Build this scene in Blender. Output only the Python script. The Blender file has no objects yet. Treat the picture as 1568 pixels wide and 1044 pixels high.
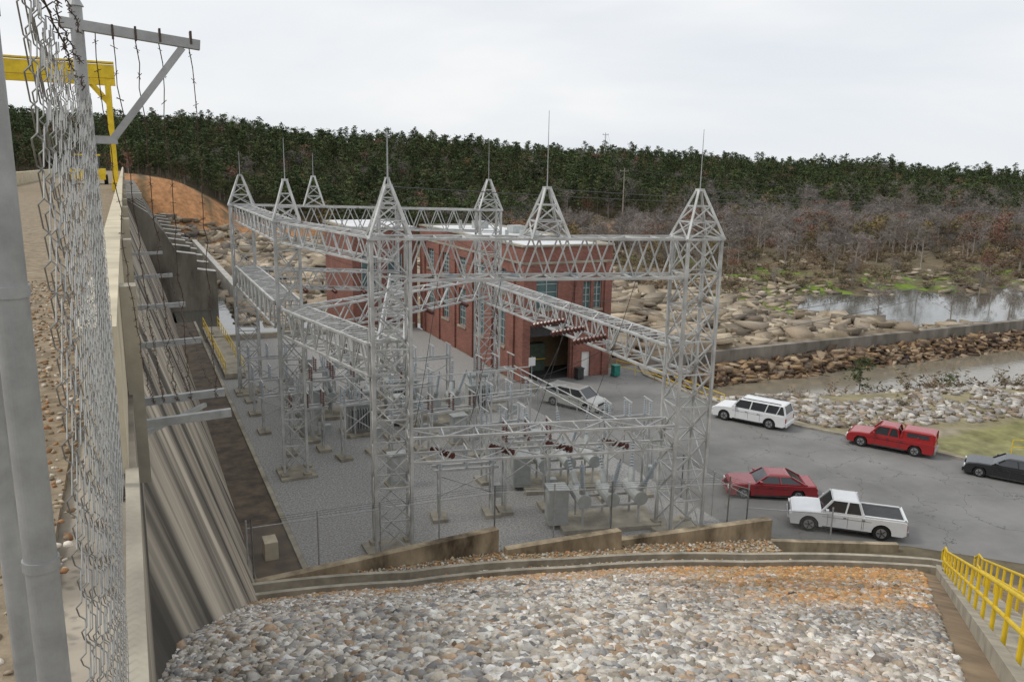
import bpy, math, random
import numpy as np
from mathutils import Vector, Matrix
random.seed(7); rng=np.random.default_rng(11)
S=bpy.context.scene
# ------------------------------------------------------------------ materials
def mat(name,col,rough=.8,var=.25,scale=3.0,bump=0.0,metal=0.0,spec=.3,col2=None,stretch=(1,1,1),attr=None,detail=6,obrand=0.0):
    m=bpy.data.materials.new(name);m.use_nodes=True
    nt=m.node_tree;N=nt.nodes;L=nt.links
    b=N['Principled BSDF'];b.inputs['Roughness'].default_value=rough;b.inputs['Metallic'].default_value=metal
    b.inputs['Specular IOR Level'].default_value=spec
    tc=N.new('ShaderNodeTexCoord');mp=N.new('ShaderNodeMapping');mp.inputs['Scale'].default_value=stretch
    L.new(tc.outputs['Object'],mp.inputs['Vector'])
    nz=N.new('ShaderNodeTexNoise');nz.inputs['Scale'].default_value=scale;nz.inputs['Detail'].default_value=detail;nz.inputs['Roughness'].default_value=.62
    L.new(mp.outputs[0],nz.inputs['Vector'])
    rp=N.new('ShaderNodeMapRange');rp.inputs['From Min'].default_value=.3;rp.inputs['From Max'].default_value=.7
    L.new(nz.outputs[0],rp.inputs['Value'])
    mx=N.new('ShaderNodeMix');mx.data_type='RGBA';L.new(rp.outputs[0],mx.inputs[0])
    if attr:
        at=N.new('ShaderNodeAttribute');at.attribute_name=attr
        a=N.new('ShaderNodeVectorMath');a.operation='SCALE';a.inputs['Scale'].default_value=1-var;L.new(at.outputs['Color'],a.inputs[0])
        c=N.new('ShaderNodeVectorMath');c.operation='SCALE';c.inputs['Scale'].default_value=1+var;L.new(at.outputs['Color'],c.inputs[0])
        L.new(a.outputs[0],mx.inputs[6]);L.new(c.outputs[0],mx.inputs[7])
    else:
        if col2 is None:
            c1=[x*(1-var) for x in col];c2=[min(1,x*(1+var)) for x in col]
        else: c1=col;c2=col2
        mx.inputs[6].default_value=(*c1,1);mx.inputs[7].default_value=(*c2,1)
    out=mx.outputs[2]
    if obrand>0:
        oi=N.new('ShaderNodeObjectInfo');hs=N.new('ShaderNodeHueSaturation')
        r1=N.new('ShaderNodeMapRange');r1.inputs['To Min'].default_value=1-obrand;r1.inputs['To Max'].default_value=1+obrand
        L.new(oi.outputs['Random'],r1.inputs['Value']);L.new(r1.outputs[0],hs.inputs['Value'])
        r2=N.new('ShaderNodeMapRange');r2.inputs['To Min'].default_value=.5+.03*obrand;r2.inputs['To Max'].default_value=.5-.06*obrand
        L.new(oi.outputs['Random'],r2.inputs['Value']);L.new(r2.outputs[0],hs.inputs['Hue'])
        L.new(out,hs.inputs['Color']);out=hs.outputs[0]
    L.new(out,b.inputs['Base Color'])
    if bump>0:
        bp=N.new('ShaderNodeBump');bp.inputs['Strength'].default_value=bump;bp.inputs['Distance'].default_value=.05
        L.new(nz.outputs[0],bp.inputs['Height']);L.new(bp.outputs[0],b.inputs['Normal'])
    return m
M_steel=mat('galvanised_steel',(.48,.485,.475),.6,.3,1.2,metal=.1,spec=.35)
M_steel2=mat('galvanised_pipe',(.36,.37,.37),.5,.2,9,metal=.3,spec=.4)
M_wire=mat('galvanised_wire',(.25,.25,.24),.5,.3,20,metal=.35,spec=.4)
M_dark=mat('dark_metal',(.05,.05,.05),.6)
M_conc=mat('concrete',(.34,.31,.25),.9,.35,1.2,bump=.3)
M_concL=mat('pale_concrete',(.52,.46,.34),.9,.25,1.5,bump=.2)
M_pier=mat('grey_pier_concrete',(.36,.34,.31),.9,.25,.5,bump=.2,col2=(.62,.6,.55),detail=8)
M_white=mat('white_paint',(.74,.74,.72),.5,.06)
M_yel=mat('yellow_paint',(.74,.52,.03),.5,.18,2)
M_insB=mat('brown_porcelain',(.11,.035,.025),.25,.2,spec=.6)
M_insG=mat('grey_porcelain',(.36,.40,.43),.3,.1,spec=.6)
M_equip=mat('equipment_grey_paint',(.38,.40,.39),.5,.16)
M_glass=mat('dark_glass',(.03,.035,.04),.08,.1,spec=.8)
M_rock=mat('rock',(1,1,1),.9,.25,9,bump=.5,attr='Col')
M_terr=mat('ground_cover',(1,1,1),.95,.4,.8,bump=.6,attr='Col',detail=10)
M_tyre=mat('tyre_rubber',(.02,.02,.02),.8)
M_hub=mat('wheel_alloy',(.4,.4,.41),.35,.1,metal=.6)
M_barb=mat('rusty_wire',(.08,.055,.045),.7,.3)
M_tail=mat('tail_lamp',(.35,.01,.01),.3,.05)
# ------------------------------------------------------------------ mesh builder
class MB:
    def __init__(s): s.v=[];s.f=[];s.m=[];s.mats=[]
    def mi(s,m):
        if m not in s.mats: s.mats.append(m)
        return s.mats.index(m)
    def add(s,vs,fs,m):
        o=len(s.v);s.v+= [tuple(q) for q in vs];k=s.mi(m)
        for f in fs: s.f.append([i+o for i in f]);s.m.append(k)
    def box(s,a,b,m):
        (x0,y0,z0),(x1,y1,z1)=a,b
        s.add([(x0,y0,z0),(x1,y0,z0),(x1,y1,z0),(x0,y1,z0),(x0,y0,z1),(x1,y0,z1),(x1,y1,z1),(x0,y1,z1)],
          [(0,3,2,1),(4,5,6,7),(0,1,5,4),(1,2,6,5),(2,3,7,6),(3,0,4,7)],m)
    def beam(s,p,q,w,m,h=None,n=4,w2=None):
        p=Vector(p);q=Vector(q);d=q-p
        if d.length<1e-6: return
        d.normalize();up=Vector((0,0,1)) if abs(d.z)<.95 else Vector((0,1,0))
        a=d.cross(up).normalized();b=a.cross(d)
        h=h or w;w2=w2 or w;vs=[]
        for c,ww,hh in ((p,w,h),(q,w2,h*w2/w)):
            for i in range(n):
                t=math.pi/4+2*math.pi*i/n if n==4 else 2*math.pi*i/n
                k=.7071 if n==4 else .5
                vs.append(c+a*(math.cos(t)*ww*k)+b*(math.sin(t)*hh*k))
        fs=[(i,(i+1)%n,n+(i+1)%n,n+i) for i in range(n)]+[tuple(range(n-1,-1,-1)),tuple(range(n,2*n))]
        s.add(vs,fs,m)
    def pipe(s,p,q,w,m,n=10,w2=None): s.beam(p,q,w,m,n=n,w2=w2)
    def poly(s,pts,m): s.add(pts,[tuple(range(len(pts)))],m)
    def prism(s,pts2,z0,z1,m):
        n=len(pts2)
        s.add([(x,y,z0) for x,y in pts2]+[(x,y,z1) for x,y in pts2],[tuple(range(n-1,-1,-1)),tuple(range(n,2*n))]+[(i,(i+1)%n,n+(i+1)%n,n+i) for i in range(n)],m)
    def obj(s,name,smooth=False,parent=None,bevel=0,recalc=False):
        me=bpy.data.meshes.new(name);me.from_pydata(s.v,[],s.f)
        for m in s.mats: me.materials.append(m)
        me.polygons.foreach_set('material_index',s.m)
        if smooth: me.polygons.foreach_set('use_smooth',[True]*len(s.f))
        me.update()
        if recalc:
            import bmesh
            b=bmesh.new();b.from_mesh(me);bmesh.ops.recalc_face_normals(b,faces=b.faces);b.to_mesh(me);b.free()
        o=bpy.data.objects.new(name,me);S.collection.objects.link(o)
        if parent: o.parent=parent
        if bevel:
            md=o.modifiers.new('bevel','BEVEL');md.width=bevel;md.segments=2;md.limit_method='ANGLE';md.angle_limit=math.radians(35)
        return o
def empty(name,loc=(0,0,0),rz=0):
    e=bpy.data.objects.new(name,None);S.collection.objects.link(e);e.location=loc;e.rotation_euler=(0,0,rz);return e
# ------------------------------------------------------------------ noise and terrain
def h2(i,j):
    a=np.sin(i*127.1+j*311.7)*43758.5453
    return a-np.floor(a)
def vn(x,y):
    xi=np.floor(x);yi=np.floor(y);fx=x-xi;fy=y-yi;fx=fx*fx*(3-2*fx);fy=fy*fy*(3-2*fy)
    return (h2(xi,yi)*(1-fx)+h2(xi+1,yi)*fx)*(1-fy)+(h2(xi,yi+1)*(1-fx)+h2(xi+1,yi+1)*fx)*fy
def fbm(x,y,o=4):
    r=0;a=.5;t=0
    for k in range(o):
        r=r+a*vn(x*2**k+17*k,y*2**k-9*k);t+=a;a*=.5
    return r/t
def ss(t): t=np.clip(t,0,1);return t*t*(3-2*t)
PH=[0,4.9,17.8,30.5,44,55.6,75,180];RF=[28.2,28.3,29.4,31.6,34.2,37.6,40,40];ZF=[2.3,2.2,1.5,1.0,.9,.8,.3,0]
def foot(phi): return np.interp(phi,PH,RF),np.interp(phi,PH,ZF)
def mound(x,y):
    r=np.hypot(x,y);phi=np.degrees(np.arctan2(x,y));R,zf=foot(np.clip(phi,0,180))
    return np.where(r<10,16.2-.42*r,12+(zf-12)*(r-10)/(R-10)),r,R,zf
def yw(x): return np.interp(x,[0,3.3,14.2,25.3,31],[31.5,31.3,30.7,27.7,25.5])
def xe(y): return np.interp(y,[-60,20,27,34,41,50,58,62,64],[75,56,51,48,44,42,42,44,44])
def dhill(x,y): return .252*(x-15)+.968*(y-219)
def terr(x,y):
    x=np.asarray(x,float);y=np.asarray(y,float)
    n=fbm(x/11,y/11);n2=fbm(x/60+5,y/60)
    z=-2.3+3.2*(n-.5)+1.2*(n2-.5)
    z-=2.0*np.exp(-(((x-122)/36)**2+((y-87)/17)**2)**1.5)
    z+=2.6*np.exp(-((x-58)/22)**2-((y-100)/34)**2)
    z+=1.0*ss((x-110)/30)*ss((y-108)/20)
    z-=2.0*ss((46-x)/12)*ss((y-86)/8)*ss((212-y)/12)
    d=dhill(x,y)
    Hr=np.interp(x,[-300,0,60,110,200,300,500,900],[33,32,30,26,19,16,11,9])
    und=fbm(x/85+3,y/170,3)-.5
    hill=-2+Hr*ss(d/210)*(1+.75*und)+8*(fbm(x/55,y/55)-.5)*ss(d/60)+Hr*.12*ss((d-150)/200)
    z=np.where(d>-15,z*(1-ss((d+15)/20))+hill*ss((d+15)/20),z)
    ab=ss((y-212)/22)*ss((38-x)/30)
    z=z*(1-ab)+np.maximum(z,14.5+2*(n-.5))*ab
    z=np.where((x<-4)&(y<222),4,z)
    s=.256*(x-50)+.967*(y-59)
    bank=np.minimum(-5+np.maximum(-s+1.5,0)*.42,-.9+.5*(n-.5))
    ch=np.where(s>0,-5.2,bank)
    rk=-5+ss((y-62.5)/4.2)*2.4
    ch=np.where(y>62.5,rk,ch)
    z=np.where((y<67.3)&(x>20),ch,z)
    e=x-xe(y)
    k=ss(e/ (2.0+2.0*(y<45)))
    z=np.where((x>-4)&(y<66),np.where(e<0,0,z*k),z)
    z=np.where((x>-4)&(x<43)&(y>=60)&(y<86),-.02,z)
    m,r,R,zf=mound(x,y)
    inside=(r<R)&(x>-1)
    z=np.where(inside,m,z)
    band=(r>=R)&(x>=25.5)&(r<R+3)&(y<32)
    z=np.where(band,zf*(1-ss((r-R)/3)),z)
    z=np.where((x<=-1)&(y<6)|((y<0)&(r<10)),15.3,z)
    z=np.where((y<-2)&(r>=10)&(x<75),np.maximum(z,6*ss(-y/30)),z)
    return z
def axis(lo,hi,a,b,step,g=1.13):
    c=list(np.arange(a,b+1e-6,step));s=step;t=b
    while t<hi: s*=g;t+=s;c.append(t)
    s=step;t=a;l=[]
    while t>lo: s*=g;t-=s;l.append(t)
    return np.array(l[::-1]+c)
ax=axis(-2500,3500,-2,150,1.0,1.09);ay=axis(-800,3500,-2,130,1.0,1.09)
X,Y=np.meshgrid(ax,ay);Z=terr(X,Y)
nx,ny=len(ax),len(ay)
me=bpy.data.meshes.new('ground')
idx=np.arange(nx*ny).reshape(ny,nx)
F=np.stack([idx[:-1,:-1],idx[:-1,1:],idx[1:,1:],idx[1:,:-1]],-1).reshape(-1,4)
me.from_pydata(np.stack([X,Y,Z],-1).reshape(-1,3).tolist(),[],F.tolist())
C=np.zeros(X.shape+(3,))
def setc(mask,c,k=1.0):
    m=(np.asarray(mask,float)*k)[...,None];C[:]=C*(1-m)+np.array(c)*m
n1=fbm(X/4,Y/4);n3=fbm(X/18+9,Y/18);n5=fbm(X/7+3,Y/3);D=dhill(X,Y)
setc(np.ones(X.shape),(.17,.14,.09));setc(n3>.5,(.12,.1,.065),.8)
rockz=(Y>66)&(X<112)&(Y<165);setc(rockz,(.22,.175,.12),.9)
setc((D>-90)&(X>60),(.125,.10,.06),.9)
setc((X>80)&(Y>75)&(n5>.52),(.19,.145,.085),.7)
setc((X>88)&(Y>80)&(D<-30)&(n3>.5)&(Z<-1.6),(.11,.115,.045),.7)
setc((X>82)&(Y>80)&(D<-35)&(n1>.56)&(n3>.4)&(Z<-1.6),(.15,.22,.03),.9)
setc(D>0,(.07,.06,.03),.9)
og=((X-142)/30)**2+((Y-222)/20)**2
setc(og<1.0+.8*(n1-.5),(.34,.20,.10),.85)
setc((Y>206)&(X<52)&(X>-30)&(D<45),(.40,.20,.09),ss((n1-.25)*4)*.9)
setc((Y<67)&(X>40)&(Y>20),(.29,.25,.19),1);setc((Y<60)&(X>44)&(n3>.5)&(Z>-1.6),(.23,.20,.11),.8)
setc((Y<38)&(X>49),(.19,.19,.07),.8)
setc((Y>61)&(Y<67.5)&(X>40),(.13,.09,.06),1)
mm,rr,RR,zz=mound(X,Y)
setc((rr<RR+1)&(X>-1)&(Y>-5),(.24,.175,.11),1)
ca=me.color_attributes.new('Col','FLOAT_COLOR','POINT')
ca.data.foreach_set('color',np.concatenate([C,np.ones(X.shape+(1,))],-1).astype(np.float32).ravel())
me.materials.append(M_terr);me.polygons.foreach_set('use_smooth',[True]*len(me.polygons))
g=bpy.data.objects.new('ground',me);S.collection.objects.link(g)
def tz(x,y): return float(terr(np.array([x]),np.array([y]))[0])
# ------------------------------------------------------------------ rocks (merged)
def ico(sub):
    import bmesh
    b=bmesh.new();bmesh.ops.create_icosphere(b,subdivisions=sub,radius=1)
    v=np.array([q.co[:] for q in b.verts]);f=np.array([[k.index for k in p.verts] for p in b.faces]);b.free();return v,f
I1=ico(1);I2=ico(2)
cubev=np.array([(x,y,z) for z in (-.6,.6) for y in (-.75,.75) for x in (-.75,.75)],float)
cubef=np.array([(0,2,1),(1,2,3),(4,5,6),(5,7,6),(0,1,4),(1,5,4),(2,6,3),(3,6,7),(0,4,2),(2,4,6),(1,3,5),(3,7,5)])
CB=(cubev,cubef)
def rocks(name,P,R,COL,shape=I1,flat=.7,jit=.22,lift=.25,tilt=.35):
    v,f=shape;n=len(P);k=len(v)
    jv=v[None]*(1+jit*rng.standard_normal((n,k,1)).clip(-1.6,1.6))
    jv=jv*np.stack([rng.uniform(.75,1.35,n),rng.uniform(.7,1.1,n),rng.uniform(flat*.7,flat*1.25,n)],-1)[:,None]
    a=rng.uniform(0,6.28,n);t=rng.normal(0,tilt,n)
    x,y,z=jv[...,0],jv[...,1],jv[...,2]
    ct,st=np.cos(t)[:,None],np.sin(t)[:,None];x,z=x*ct-z*st,x*st+z*ct
    c,s_=np.cos(a)[:,None],np.sin(a)[:,None];x,y=x*c-y*s_,x*s_+y*c
    V=np.stack([x,y,z],-1)*R[:,None,None]+P[:,None]+np.array([0,0,1])*(R*lift)[:,None,None]
    Fc=(f[None]+(np.arange(n)*k)[:,None,None]).reshape(-1,3)
    me=bpy.data.meshes.new(name);me.vertices.add(n*k);me.vertices.foreach_set('co',V.astype(np.float32).ravel())
    me.loops.add(len(Fc)*3);me.loops.foreach_set('vertex_index',Fc.astype(np.int32).ravel())
    me.polygons.add(len(Fc));me.polygons.foreach_set('loop_start',np.arange(0,len(Fc)*3,3,dtype=np.int32))
    me.update(calc_edges=True)
    ca=me.color_attributes.new('Col','FLOAT_COLOR','POINT')
    cc=np.repeat(np.concatenate([COL,np.ones((n,1))],-1),k,0);ca.data.foreach_set('color',cc.astype(np.float32).ravel())
    me.materials.append(M_rock);o=bpy.data.objects.new(name,me);S.collection.objects.link(o);return o
def rcol(n,base,var=.25,pal=None):
    if pal is None: c=np.repeat(np.array(base,float)[None],n,0)
    else: c=np.array(pal)[rng.integers(0,len(pal),n)]
    return (c*(1+var*rng.standard_normal((n,1)))).clip(.03,.8)
PAL=[(.48,.46,.42),(.44,.405,.345),(.62,.60,.55),(.38,.335,.27),(.25,.25,.25),(.68,.66,.62),(.46,.42,.36),(.52,.47,.40),(.40,.29,.2),(.56,.54,.50),(.33,.32,.31)]
def slope_pts(n,r0,r1):
    r=np.sqrt(rng.uniform(r0**2,r1**2,n));ph=rng.uniform(-1,66,n);x=r*np.sin(np.radians(ph));y=r*np.cos(np.radians(ph))
    R,_=foot(ph.clip(0,180));ok=(r<R-.1)&(y>21.9+.728*(x-31.5))&(x>-.05)
    return x[ok],y[ok],ph[ok],(r/R)[ok]
for nm,n,r0,r1,sh,sz in (('gravel_bank',15500,3.5,9.5,I2,(.028,.078)),('gravel_bank',32000,9.5,18,I1,(.04,.1)),('gravel_bank',44000,18,38,I1,(.055,.125))):
    x,y,ph,q=slope_pts(n,r0,r1);P=np.stack([x,y,mound(x,y)[0]],-1);k=len(x)
    col=rcol(k,0,.22,PAL)
    nA=fbm(x/3,y/3);nB=fbm(x/1.2+7,y/1.2)
    om=ss((ph-32)/16)*ss((q-.30+.5*(nA-.5))/.25)*ss((nB-.22)/.2)*1.1+.95*ss((q-.66+.6*(nB-.5))/.2)*ss((nA-.25)/.2)+.06
    om=(om*rng.uniform(.2,1.1,k)).clip(0,.95)[:,None];oc=np.where(rng.random((k,1))<.6,np.array([(.50,.25,.085)]),np.array([(.40,.27,.13)]))
    col=col*(1-om)+oc*om*(1+.2*rng.standard_normal((k,1)))
    dk=(ss((.42-nA)/.1)*.3)[:,None];col=(col*(1-dk)).clip(.02,.8)
    rocks(nm,P,rng.uniform(sz[0],sz[1],k)*(rng.random(k)**.5*.6+.55),col,sh)
x=np.array([9.5,6.0,13.5]);y=np.array([8.6,14,12.5]);rocks('large_stone',np.stack([x,y,mound(x,y)[0]],-1),np.array([.13,.12,.14]),rcol(3,(.07,.07,.07)),I2,.5)
RP=[(.40,.33,.24),(.33,.27,.19),(.44,.37,.28),(.27,.215,.155),(.20,.165,.125),(.37,.31,.24)]
n=7500;x=rng.uniform(44,118,n);y=rng.uniform(68.5,165,n);z=terr(x,y)
ok=(z>-3.1)&((x-44)/74+(y-68)/130<1.25)&((x>48)|(y<120));x,y,z=x[ok],y[ok],z[ok];k=len(x)
big=rng.random(k)**3
rocks('river_boulders',np.stack([x,y,z],-1),(.3+1.5*big)*(1-.3*(x>90)),rcol(k,0,.2,RP),CB,.42,.24,.1,.24)
n=1500;x=rng.uniform(92,230,n);y=rng.uniform(90,185,n);z=terr(x,y);ok=(z>-3.2)&(fbm(x/9,y/5)>.5);x,y,z=x[ok],y[ok],z[ok]
rocks('marsh_rocks',np.stack([x,y,z],-1),rng.uniform(.3,1.2,len(x)),rcol(len(x),0,.2,RP),CB,.35,.2,.1,.15)
n=3600;x=rng.uniform(43,170,n);y=rng.uniform(62.2,67,n);P=np.stack([x,y,terr(x,y)],-1)
rocks('rubble_bank',P,rng.uniform(.2,.8,n),rcol(n,0,.3,[(.2,.13,.08),(.28,.19,.11),(.12,.085,.06),(.33,.25,.17)]),CB,.35,.25,.2,.5)
n=9000;x=rng.uniform(43,120,n);s=rng.uniform(-18,1,n);y=59+(s-.256*(x-50))/.967;ok=(x-xe(y)>1.0)&((s>-7)|((s>-17)&(fbm(x/6,y/6)>.4)))&(y>15);x,y=x[ok],y[ok]
rocks('riprap_bank',np.stack([x,y,terr(x,y)],-1),rng.uniform(.12,.4,len(x)),rcol(len(x),0,.2,[(.42,.4,.37),(.34,.31,.28),(.48,.45,.4),(.28,.22,.16)]),CB,.6,.2,.2,.4)
n=900;x=rng.uniform(13,44,n);y=rng.uniform(106,214,n);P=np.stack([x,y,-3.6+rng.random(n)*.5],-1)
rocks('river_rocks',P,rng.uniform(.5,2.2,n),rcol(n,0,.2,RP),CB,.35)
n=420;x=rng.uniform(6,48,n);y=rng.uniform(206,222,n);P=np.stack([x,y,terr(x,y)],-1)
rocks('shore_rocks',P,rng.uniform(.6,1.9,n),rcol(n,0,.2,RP+[(.16,.14,.12)]),CB,.6)
n=5000;x=-rng.uniform(.42,2.6,n);y=rng.uniform(1.6,16,n);rocks('deck_stones',np.stack([x,y,np.full(n,15.95)],-1),rng.uniform(.008,.03,n),rcol(n,0,.25,[(.4,.32,.22),(.28,.2,.13),(.5,.45,.38),(.3,.16,.08)]),I1,.6)
# ------------------------------------------------------------------ water
def water(name,x0,y0,x1,y1,z,col,rough=.06,bs=1.5):
    m=mat(name+'_surface',col,rough,.15,.3,spec=.7)
    nt=m.node_tree;nz=nt.nodes.new('ShaderNodeTexNoise');nz.inputs['Scale'].default_value=bs;nz.inputs['Detail'].default_value=4
    tc=nt.nodes.new('ShaderNodeTexCoord');nt.links.new(tc.outputs['Object'],nz.inputs['Vector'])
    bp=nt.nodes.new('ShaderNodeBump');bp.inputs['Strength'].default_value=.12;bp.inputs['Distance'].default_value=.1
    nt.links.new(nz.outputs[0],bp.inputs['Height']);nt.links.new(bp.outputs[0],nt.nodes['Principled BSDF'].inputs['Normal'])
    b=MB();b.poly([(x0,y0,z),(x1,y0,z),(x1,y1,z),(x0,y1,z)],m);return b.obj(name)
water('river_water',5,67.8,400,235,-3.0,(.10,.10,.085),.05,.8)
water('channel_water',40,-60,400,67.6,-4.0,(.21,.185,.14),.1,1.5)
water('reservoir_water',-1500,7,-8.8,1200,13,(.08,.1,.1),.05,.5)
# ------------------------------------------------------------------ yard, road
M_asph=mat('asphalt',(.15,.148,.142),.9,.14,.22,bump=.15,detail=12,col2=(.255,.25,.24))
nt=M_asph.node_tree
vo=nt.nodes.new('ShaderNodeTexVoronoi');vo.feature='DISTANCE_TO_EDGE';vo.inputs['Scale'].default_value=.26
tc=nt.nodes.new('ShaderNodeTexCoord');nn=nt.nodes.new('ShaderNodeTexNoise');nn.inputs['Scale'].default_value=.9;nn.inputs['Detail'].default_value=5
va=nt.nodes.new('ShaderNodeVectorMath');va.operation='ADD';nt.links.new(tc.outputs['Object'],va.inputs[0]);nt.links.new(tc.outputs['Object'],nn.inputs['Vector'])
vs=nt.nodes.new('ShaderNodeVectorMath');vs.operation='SCALE';vs.inputs['Scale'].default_value=2.2;nt.links.new(nn.outputs['Color'],vs.inputs[0])
nt.links.new(vs.outputs[0],va.inputs[1]);nt.links.new(va.outputs[0],vo.inputs['Vector'])
lt=nt.nodes.new('ShaderNodeMath');lt.operation='LESS_THAN';lt.inputs[1].default_value=.005;nt.links.new(vo.outputs['Distance'],lt.inputs[0])
lm=nt.nodes.new('ShaderNodeMath');lm.operation='MULTIPLY';lm.inputs[1].default_value=.7;nt.links.new(lt.outputs[0],lm.inputs[0])
mx=nt.nodes.new('ShaderNodeMix');mx.data_type='RGBA';mx.inputs[7].default_value=(.07,.07,.07,1)
bs=nt.nodes['Principled BSDF'];src=bs.inputs['Base Color'].links[0].from_socket
nt.links.new(src,mx.inputs[6]);nt.links.new(lm.outputs[0],mx.inputs[0]);nt.links.new(mx.outputs[2],bs.inputs['Base Color'])
M_grav=mat('grey_gravel',(.31,.305,.295),.95,.55,10,bump=.6,detail=8)
b=MB();ys=[-20,20,27,34,41,50,58,61.5]
b.poly([(27.2,61.5,.012),(27.2,29,.012),(30,26.5,.012),(34,24.5,.012),(38.5,20,.012),(40.5,8,.012),(41,-20,.012)]+[(float(xe(q))-.8,q,.012) for q in ys],M_asph);b.obj('asphalt_road')
b=MB();b.poly([(6.3,31.3,.008),(14.2,30.7,.008),(25.3,27.9,.008),(27.2,28.2,.008),(27.2,61,.008),(29.4,61,.008),(29.4,86,.008),(6.3,86,.008)],M_grav);b.obj('gravel_yard')
b=MB();pr=None
for q in (27,34,41,46,50,54,58,61):
    c=(float(xe(q))-.7,q,.07)
    if pr: b.beam(pr,c,.2,M_conc,h=.16)
    pr=c
b.obj('road_kerb')
def fp(ph,dr=0,dz=0):
    R,zf=foot(ph);R+=dr;return (R*math.sin(math.radians(ph)),R*math.cos(math.radians(ph)),float(zf)+dz)
M_ap=mat('gravel_dirt',(.17,.12,.07),.95,.5,3,bump=.6,detail=9,col2=(.46,.36,.23))
b=MB();xs=np.linspace(3.0,27,25);APR=[]
for i in range(24):
    q=[]
    for x in (xs[i],xs[i+1]):
        ph=math.degrees(math.atan2(x,28.0 if x<16 else 28-(x-16)*.3));f0=fp(ph,-.1,.03);q.append((f0,(x,float(yw(x))-.1,float(np.interp(x,[3,14,27],[1.2,.9,.7])))))
    b.poly([q[0][0],q[1][0],q[1][1],q[0][1]],M_ap);APR.append((Vector(q[0][0]),Vector(q[0][1])))
b.obj('gravel_path')
P=[]
for i in range(4200):
    a=random.choice(APR);t=random.random();c=a[0].lerp(a[1],t);P.append((c.x+random.uniform(0,1),c.y+random.uniform(-.05,0),c.z))
rocks('path_stones',np.array(P),rng.uniform(.03,.09,len(P)),rcol(len(P),0,.2,[(.45,.36,.24),(.38,.3,.2),(.5,.47,.42),(.42,.22,.1)]),I1,.7)
b=MB()
for dr in (0,.95):
    pr=None
    for ph in np.linspace(4.5,57,40):
        c=fp(ph,dr,.16 if dr==0 else .08)
        if pr: b.beam(pr,c,.2,M_conc,h=.4)
        pr=c
b.obj('drain_kerb')
M_wall=mat('weathered_concrete',(.08,.062,.04),.9,.3,.8,bump=.4,col2=(.56,.46,.32),stretch=(1,1,.4),detail=9)
b=MB()
def wallseg(x0,x1,z0,z1,dy=0):
    y0,y1=float(yw(x0))+dy,float(yw(x1))+dy
    b.add([(x0,y0-.2,-.5),(x1,y1-.2,-.5),(x1,y1+.2,-.5),(x0,y0+.2,-.5),(x0,y0-.2,z0),(x1,y1-.2,z1),(x1,y1+.2,z1),(x0,y0+.2,z0)],
      [(0,3,2,1),(4,5,6,7),(0,1,5,4),(1,2,6,5),(2,3,7,6),(3,0,4,7)],M_wall)
wallseg(3.2,14.2,1.35,2.0);wallseg(14.4,19.6,1.2,1.75,-.45);wallseg(19.8,27,1.1,1.75,-.1)
b.beam((27,27.1,.25),(33,24.4,.1),.3,M_wall,h=.6)
b.obj('retaining_wall')
# ------------------------------------------------------------------ dam
M_dam=mat('stained_dam_concrete',(.19,.165,.135),.92,.3,.3,bump=.3,col2=(.52,.46,.37),stretch=(.35,1.0,.25),detail=9)
nt=M_dam.node_tree;bs=nt.nodes['Principled BSDF'];src=bs.inputs['Base Color'].links[0].from_socket
tc=nt.nodes.new('ShaderNodeTexCoord')
for sc3,lo,hi,a_,b_ in (((.12,.30,.05),.40,.52,.24,1.05),((.2,1.1,.09),.38,.58,.6,1.1)):
    wv=nt.nodes.new('ShaderNodeTexNoise');wv.inputs['Scale'].default_value=1;wv.inputs['Detail'].default_value=7;wv.inputs['Distortion'].default_value=.3
    mp=nt.nodes.new('ShaderNodeMapping');mp.inputs['Scale'].default_value=sc3
    nt.links.new(tc.outputs['Object'],mp.inputs[0]);nt.links.new(mp.outputs[0],wv.inputs['Vector'])
    rm=nt.nodes.new('ShaderNodeMapRange');rm.inputs['From Min'].default_value=lo;rm.inputs['From Max'].default_value=hi;rm.inputs['To Min'].default_value=a_;rm.inputs['To Max'].default_value=b_
    nt.links.new(wv.outputs[0],rm.inputs['Value']);sc=nt.nodes.new('ShaderNodeVectorMath');sc.operation='SCALE'
    nt.links.new(src,sc.inputs[0]);nt.links.new(rm.outputs[0],sc.inputs['Scale']);src=sc.outputs[0]
nt.links.new(src,bs.inputs['Base Color'])
M_deck=mat('deck_gravel',(.14,.11,.075),.95,.5,6,bump=.6,detail=10,col2=(.36,.29,.2))
dam=empty('concrete_dam')
b=MB()
prof=[(-9,-8),(-9,15.88),(-.08,15.88),(-.08,13),(4,.03),(4,-8)]
y0,y1=-5,228;n=len(prof)
b.add([(x,y0,z) for x,z in prof]+[(x,y1,z) for x,z in prof],[(i,n+i,n+(i+1)%n,(i+1)%n) for i in range(n)]+[tuple(range(n-1,-1,-1)),tuple(range(n,2*n))],M_dam)
b.obj('body',parent=dam,recalc=True)
b=MB();b.box((-8.4,-4,15.89),(-.5,228,15.95),M_deck);b.obj('deck',parent=dam)
b=MB();b.box((-.36,5.75,15.93),(-.12,228,16.95),M_concL);b.box((-.14,-3,15.9),(-.06,5.7,15.98),M_conc);b.box((-9,-4,15.9),(-8.6,228,17.0),M_concL)
for k in range(45): b.box((-.115,8+k*5,15.0),(.02,8.25+k*5,16.9),M_conc)
b.obj('parapet',parent=dam)
M_gut=mat('dark_concrete',(.05,.04,.033),.8,.4,1,bump=.3,col2=(.17,.13,.09),detail=9)  # dark brown concrete for the toe gutter and the chutes between piers
M_side=mat('dark_pier_side',(.09,.08,.065),.85,.4,.4,bump=.3,col2=(.33,.30,.25),stretch=(1,1,.3),detail=9)  # pier sides coloured darker than their pale tops, for contrast
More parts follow.
